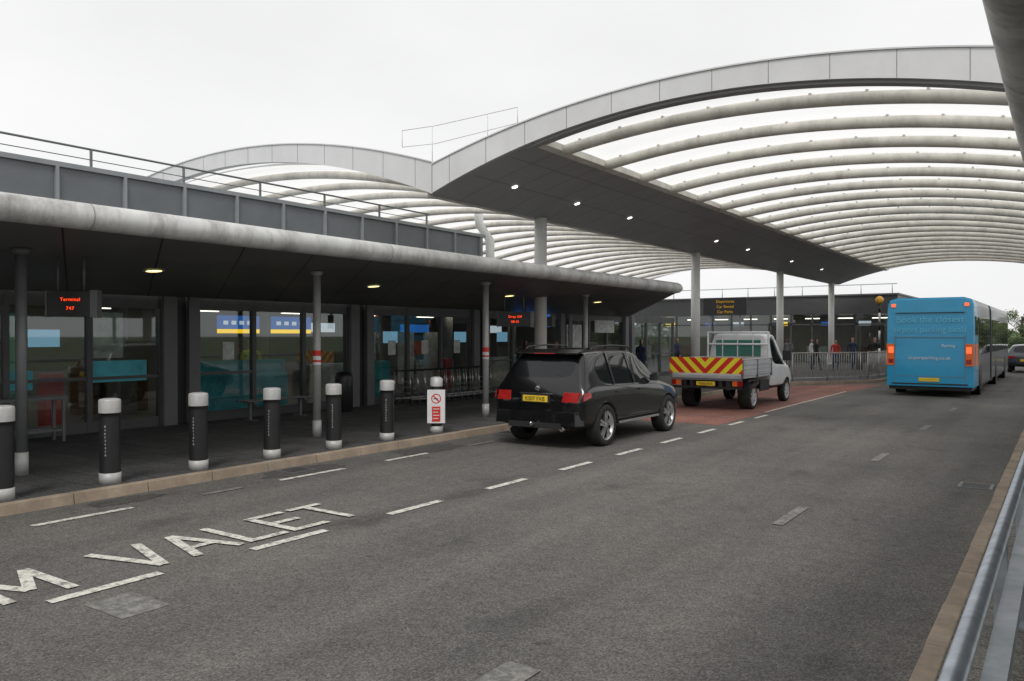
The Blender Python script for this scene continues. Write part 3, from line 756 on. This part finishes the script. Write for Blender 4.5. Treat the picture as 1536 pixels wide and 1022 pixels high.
b.box(-.97,.97,.07,.09,.58,.64,M_plast); b.box(-.97,.97,.04,.1,.80,.86,M_rail)
b.box(-.62,-.55,.06,.3,.55,.85,M_plast); b.box(.55,.62,.06,.3,.55,.85,M_plast)
b.box(-.26,.26,.03,.05,.66,.77,M_plate)
M_gglass=mat('green_tint_glass',(.05,.17,.14),.08,spec=.6)
b.box(-.66,.66,2.585,2.61,1.36,1.86,M_gglass)
b.tube([(-.98,.06,1.36),(-.98,2.5,1.36)],.02,M_bed,6); b.tube([(.98,.06,1.36),(.98,2.5,1.36)],.02,M_bed,6)
b.build('bed_and_chassis',trk,bevel=.005)
b=B(); b.box(-1.0,1.0,0.0,.035,-.21,.21,M_chev); b.build('chevron_tailboard',trk,loc=(0,0,1.2))
text('plate_text','YN56 KVA',.085,M_blk,trk,(0,.028,.685),(R(90),0,0))
# --- bus
bus=empty('articulated_bus',(-3.66,29,0))
b=B()
def bodysec(y0,y1,m,back=False):
    W=1.275
    pr=[(-W,.34),(W,.34),(W,1.1),(W-.005,2.4),(W-.03,3.0),(W-.09,3.15),(W-.3,3.22),(-W+.3,3.22),(-W+.09,3.15),(-W+.03,3.0),(-W+.005,2.4),(-W,1.1)]
    n=len(pr); i=len(b.v); k=b.mi(m)
    ys=[(y0,.98),(y0+.05,.995),(y0+.10,1.0),(y1,1.0)] if back else [(y0,1),(y1,1)]
    for y,sc in ys: b.v+=[(x*sc,y+(.06*(z-1.4)/1.8 if (back and y<y0+.08 and z>1.4) else 0),.34+(z-.34)*(sc if sc<1 else 1)) for x,z in pr]
    for q in range(len(ys)-1):
        for j in range(n):
            j2=(j+1)%n; b.f.append([i+q*n+j,i+q*n+j2,i+(q+1)*n+j2,i+(q+1)*n+j]); b.m.append(k); b.sm.append(False)
    b.f.append([i+j for j in range(n)]);b.m.append(k);b.sm.append(False)
    b.f.append([i+(len(ys)-1)*n+j for j in range(n)]);b.m.append(k);b.sm.append(False)
bodysec(0,1.3,M_blue,True); bodysec(1.302,6.2,M_bgrey); bodysec(7.1,17.6,M_bgrey)
b.build('body',bus,bevel=.03)
b=B()
for k in range(9): b.box(-1.2,1.2,6.22+k*.098,6.26+k*.098,.5,3.1,M_plast)
b.box(-1.15,1.15,6.2,7.1,.5,3.05,M_plast)
for s in(-1,1):
    b.box(s*1.272,s*1.283,1.5,6.0,1.35,2.6,M_cglass); b.box(s*1.272,s*1.283,7.3,17.2,1.35,2.6,M_cglass)
    for y in(3,4.5,9,10.6,12.2,13.8,15.4): b.box(s*1.282,s*1.288,y-.03,y+.03,1.35,2.6,M_plast)
    b.box(s*1.03,s*1.262,-.028,.04,1.02,1.72,M_org)
    b.box(s*1.05,s*1.20,-.036,-.028,1.42,1.62,M_redlit); b.box(s*1.05,s*1.20,-.036,-.028,1.08,1.22,M_redl); b.box(s*1.05,s*1.20,-.036,-.028,1.25,1.38,M_org)
    b.box(s*1.265,s*1.29,.2,1.1,1.02,1.72,M_org)
    b.box(s*1.0,s*1.12,.0,.06,2.93,3.03,M_redlit)
    b.box(s*1.272,s*1.284,.3,1.2,2.0,2.6,M_cglass)
b.box(-1.0,1.0,.0,.04,2.72,2.74,M_plast)
b.box(-1.1,1.1,-.02,.02,.40,.44,M_plast); b.box(-.3,.3,-.025,.02,.50,.62,M_plate)
b.box(-1.02,-1.008,-.010,.03,.5,2.0,M_joint); b.box(1.008,1.02,-.010,.03,.5,2.0,M_joint); b.box(-1.0,1.0,-.010,.03,1.93,1.94,M_joint); b.box(-1.0,1.0,-.010,.03,.66,.67,M_joint)
b.box(-1.2,1.2,.1,17.5,.22,.34,M_plast)
for s in(-1,1):
    for y in(2.2,9.3,15.0):
        b.lathe([(.56,-.004),(.56,.006),(.001,.006)],M_blk,(s*1.276,y,.5),24,'x')
for s in(-1,1):
    for y in(2.2,9.3,15.0): wheel(b,s*1.14,y,.47,.28,s,M_bed,8)
b.build('details',bus)
text('advert_line_1','Book the closest',.29,M_blet,bus,(0,-.01,2.42),(R(88),0,0)); text('advert_line_2','airport parking deals',.255,M_blet,bus,(0,-.015,2.10),(R(88),0,0))
text('advert_line_3','Parking',.13,M_wlet,bus,(.55,-.02,1.62),(R(89),0,0)); text('advert_line_4','airportparking.co.uk',.15,M_wlet,bus,(0,-.02,1.22),(R(90),0,0))
# distant car
car=empty('parked_car',(-1.75,50,0))
S2=[(y*.92,zb,w*.92,zm,wb*.92,zl,wt*.92,zt*(.86 if zt>1.1 else .95)) for (y,zb,w,zm,wb,zl,wt,zt) in S]
S2=[(a,b_,c,d,e,min(f,h-.06),g,h) for (a,b_,c,d,e,f,g,h) in S2]
M_silver=mat('dark_grey_paint',(.07,.08,.10),.3,.3,coat=.6)
loft(S2,M_silver,M_cglass,{5,6,7,8},{3,8},[(.9,.8),(-.9,.8),(.9,3.32),(-.9,3.32)],'body',car,wr=.38,sub=2)
b=B()
for s in(-1,1):
    for y in(.8,3.32): wheel(b,s*.76,y,.32,.22,s)
    b.box(s*.5,s*.8,-.02,.06,.78,.9,M_redl)
b.box(-.26,.26,-.03,.02,.62,.73,M_plate)
b.build('details',car)
# ------------------------------------------------------------------ people
SK=mat('skin',(.42,.25,.18),.6)
def person(x,y,z,rot,top,legs,hair,h=1.72,walk=.0,arm=.0,bag=False):
    k=h/1.75
    st=.16*walk
    J={'pel':(0,0,.95),'sp':(0,0,1.12),'ch':(0,.0,1.33),'nk':(0,.01,1.47),'hb':(0,-.005,1.56),'hd':(0,-.015,1.66),'ht':(0,-.0,1.735),
       'hl':(-.10,0,.90),'hr':(.10,0,.90),'kl':(-.11,-.03-st,.50),'kr':(.11,-.03+st*.6,.50),'al':(-.11,.0-st*1.6,.09),'ar':(.11,.02+st*2.,.10),'tl':(-.12,-.17-st*1.6,.035),'tr':(.12,-.14+st*2,.035),
       'sl':(-.18,.0,1.41),'sr':(.18,.0,1.41),'el':(-.24,.03+st,1.13),'er':(.24,.03-st*arm,1.13),'wl':(-.25,-.07+st,.88),'wr':(.25,-.09-.12*arm,.88+.22*arm)}
    rad={'pel':(.15,.11),'sp':(.13,.095),'ch':(.155,.11),'nk':(.055,.055),'hb':(.06,.07),'hd':(.078,.092),'ht':(.045,.06),'hl':(.095,.095),'hr':(.095,.095),'kl':(.06,.06),'kr':(.06,.06),'al':(.042,.042),'ar':(.042,.042),'tl':(.035,.03),'tr':(.035,.03),
       'sl':(.062,.062),'sr':(.062,.062),'el':(.043,.043),'er':(.043,.043),'wl':(.028,.028),'wr':(.028,.028)}
    E=[('pel','sp'),('sp','ch'),('ch','nk'),('nk','hb'),('hb','hd'),('hd','ht'),('pel','hl'),('pel','hr'),('hl','kl'),('hr','kr'),('kl','al'),('kr','ar'),('al','tl'),('ar','tr'),('ch','sl'),('ch','sr'),('sl','el'),('sr','er'),('el','wl'),('er','wr')]
    names=list(J); idx={n:i for i,n in enumerate(names)}
    V=[Vector(J[n])*k for n in names]; RR=[(rad[n][0]*k,rad[n][1]*k) for n in names]; EE=[(idx[a],idx[c]) for a,c in E]
    me=bpy.data.meshes.new('p'); me.from_pydata(V,EE,[]); ob=bpy.data.objects.new('person',me); COL.objects.link(ob)
    md=ob.modifiers.new('sk','SKIN'); md.use_smooth_shade=True
    for i,r in enumerate(RR): me.skin_vertices[0].data[i].radius=r
    me.skin_vertices[0].data[0].use_root=True
    s=ob.modifiers.new('s','SUBSURF'); s.levels=1; s.render_levels=1
    bake(ob); me=ob.data; me.materials.clear()
    for m in(top,legs,SK,hair,M_blackp): me.materials.append(m)
    for p in me.polygons:
        c=p.center/k; p.use_smooth=True
        q=0
        if c.z<.10:q=4
        elif c.z<.97 and abs(c.x)<.2:q=1
        elif c.z<.90 and abs(c.x)>=.2: q=2
        elif c.z>1.47: q=3 if (c.z>1.68 or c.y>.02) else 2
        p.material_index=q
    ob.location=(x,y,z); ob.rotation_euler=(0,0,R(rot))
    b=B()
    for s,w in((-1,J['wl']),(1,J['wr'])):
        w=Vector(w)*k
        b.cyl(w,w+Vector((0,-.015,-.09)),.022,SK,r1=.03,n=6)
        base=w+Vector((0,-.015,-.09))
        for j,l in enumerate((.07,.08,.075,.06)):
            o=Vector((0,-.027+j*.018,0)); m1=base+o+Vector((-s*.006,-.002,-l*.5)); b.cyl(base+o,m1,.009,SK,n=5); b.cyl(m1,m1+Vector((-s*.016,-.004,-l*.45)),.008,SK,r1=.006,n=5)
        b.cyl(w+Vector((0,-.03,-.03)),w+Vector((-s*.01,-.06,-.08)),.011,SK,r1=.008,n=5)
    H=Vector((0,-.015,1.65))*k
    b.cyl(H+Vector((0,-.088,.02)),H+Vector((0,-.112,-.012)),.009,SK,r1=.013,n=6)
    for s in(-1,1): b.sphere(H+Vector((s*.03,-.083,.018)),.008,M_blk,6); b.sphere(H+Vector((s*.08,.0,.0)),.018,SK,6)
    b.box(H.x-.02,H.x+.02,H.y-.092,H.y-.085,H.z-.045,H.z-.038,M_sred)
    if bag: b.box(.27,.45,-.2,.15,.02,.6,M_blackp); b.cyl((.36,.0,.6),(.36,.0,.9),.012,M_steel,n=6)
    b.build('hands_and_face',ob)
    return ob
H1=mat('hair_dark',(.03,.02,.015),.7); H2=mat('hair_fair',(.25,.16,.08),.7)
T=[mat('top_'+n,c,.8,var=.15) for n,c in(('navy',(.02,.03,.07)),('black',(.015,.015,.015)),('red',(.45,.03,.02)),('white',(.6,.6,.58)),('hivis',(.50,.58,.05)),('grey',(.15,.15,.16)),('teal',(.03,.25,.28)))]
Lg=[mat('jeans',(.03,.05,.10),.85),mat('trousers_black',(.015,.015,.017),.85)]
P=[(-17.4,13.2,.14,60,4,1,H1,1.78,0),(-14.2,21.2,.118,200,1,0,H1,1.76,.8),(-13.9,22.6,.118,30,5,1,H2,1.7,.6),(-13.4,28.0,.118,180,0,0,H1,1.75,1),
(-10.9,44.0,.118,150,1,1,H1,1.7,.7),(-10.2,45.2,.118,10,2,0,H2,1.66,.3),(-9.5,46.0,.118,40,0,0,H1,1.78,.6),(-8.7,47.1,.118,180,1,1,H1,1.72,1),(-11.8,46.6,.118,90,3,0,H1,1.7,.2),(-8.2,45.0,.118,-30,1,1,H1,1.8,.4),(-13.2,47.0,.118,200,5,1,H1,1.74,.9),(-7.8,48.5,.118,0,2,0,H2,1.68,.8),(-16.2,38.,.118,160,0,1,H1,1.76,.7),
(-14.9,40.5,.118,20,6,0,H2,1.65,.5),(-1.1,43,.0,180,1,0,H1,1.75,1),(-17.0,18.9,.14,90,0,0,H1,1.75,.5),(-17.6,9.3,.14,20,1,1,H2,1.7,.6)]
for i,(x,y,z,r,t,l,hh,ht,wk) in enumerate(P): person(x,y,z,r,T[t],Lg[l],hh,ht,wk,arm=random.random(),bag=(i in(1,3,6,10)))
# ------------------------------------------------------------------ trees
def leafmat(n,c): return mat(n,c,.7,var=.4,scale=.8)
LM=[leafmat('leaf_dark',(.035,.06,.02)),leafmat('leaf_mid',(.07,.115,.035)),leafmat('leaf_light',(.12,.16,.055))]
M_bark=mat('bark',(.07,.055,.04),.9,bump=.4)
def tree(x,y,h,n=3600):
    b=B(); b.tube([(0,0,0),(.05,.02,h*.25),(-.05,.05,h*.5),(.02,0,h*.8)],.13,M_bark,8)
    cl=[]
    for i in range(20):
        a=random.uniform(0,6.28); z=random.uniform(.22,.92)*h; rr=h*.38*math.sin(math.pi*min(1,(z/h-.1)/.95))**.6*random.uniform(.4,1)
        c=Vector((rr*math.cos(a),rr*math.sin(a),z)); cl.append((c,h*random.uniform(.10,.18)))
        b.cyl((0,0,z*.6),c,.05,M_bark,r1=.015,n=5)
    for i in range(n):
        c,r=random.choice(cl); d=Vector((random.gauss(0,1),random.gauss(0,1),random.gauss(0,.8))).normalized()*r*random.uniform(.5,1.1)
        p=c+d; u=Vector((random.gauss(0,1),random.gauss(0,1),random.gauss(0,1))).normalized(); v=u.orthogonal().normalized(); s=random.uniform(.07,.14)*h/6
        k=0 if d.z<-.02 else (2 if random.random()<.35 else 1)
        b.face([p-u*s,p-v*s*.5,p+u*s,p+v*s*.5],LM[k])
    return b.build('broadleaf_tree',loc=(x,y,0),recalc=False)
for x,y,h in[(-1,92,5.2),(2.5,86,5.2),(-4,104,5),(5,98,6)]: tree(x,y,h)
b=B()
for i in range(9000):
    x=random.uniform(-110,60); hgt=4.0+1.2*math.sin(x*.21)+1.0*math.sin(x*.53+1); z=random.uniform(0,1)**.7*hgt; y=150+random.uniform(-4,4)
    p=Vector((x,y,z)); u=Vector((random.gauss(0,1),random.gauss(0,1),random.gauss(0,1))).normalized(); v=u.orthogonal().normalized(); s=random.uniform(.4,.9)
    b.face([p-u*s,p-v*s*.6,p+u*s,p+v*s*.6],random.choice(LM))
b.build('distant_trees',recalc=False)
# ------------------------------------------------------------------ light, world, camera
w=bpy.data.worlds.new('World'); scene.world=w; w.use_nodes=True; nt=w.node_tree; nt.nodes.clear(); N=nt.nodes.new; L=nt.links.new
out=N('ShaderNodeOutputWorld'); bg=N('ShaderNodeBackground'); bg.inputs[1].default_value=.1; L(bg.outputs[0],out.inputs[0])
sky=N('ShaderNodeTexSky'); sky.sky_type='NISHITA'; sky.sun_disc=False; sky.sun_elevation=R(50); sky.sun_rotation=R(150)
hs=N('ShaderNodeHueSaturation'); hs.inputs['Saturation'].default_value=.15; L(sky.outputs[0],hs.inputs['Color'])
tc=N('ShaderNodeTexCoord'); mp=N('ShaderNodeMapping'); mp.inputs['Scale'].default_value=(1,1,2.5); L(tc.outputs['Generated'],mp.inputs[0])
n=N('ShaderNodeTexNoise'); n.inputs['Scale'].default_value=2.2; n.inputs['Detail'].default_value=6; L(mp.outputs[0],n.inputs['Vector'])
r=N('ShaderNodeValToRGB'); r.color_ramp.elements[0].position=.35; r.color_ramp.elements[1].position=.65
r.color_ramp.elements[0].color=(9.3,9.3,9.35,1); r.color_ramp.elements[1].color=(10.2,10.2,10.15,1); L(n.outputs['Fac'],r.inputs[0])
mx=N('ShaderNodeMixRGB'); mx.inputs[0].default_value=.9; L(hs.outputs[0],mx.inputs[1]); L(r.outputs[0],mx.inputs[2]); L(mx.outputs[0],bg.inputs[0])
sl=bpy.data.lights.new('sun','SUN'); sl.energy=1.4; sl.angle=R(16); sl.color=(1,.97,.93); so=bpy.data.objects.new('sun',sl); COL.objects.link(so)
so.rotation_euler=(R(40),0,R(30))
cam=bpy.data.cameras.new('camera'); co=bpy.data.objects.new('camera',cam); COL.objects.link(co)
cam.lens=28.125; cam.sensor_width=36; cam.clip_end=3000; cam.clip_start=.05
co.location=(0,0,2.0); co.rotation_euler=(R(90-.38),0,math.atan(832/1200))
scene.camera=co
scene.view_settings.view_transform='Standard'; scene.view_settings.look='None'; scene.view_settings.exposure=0
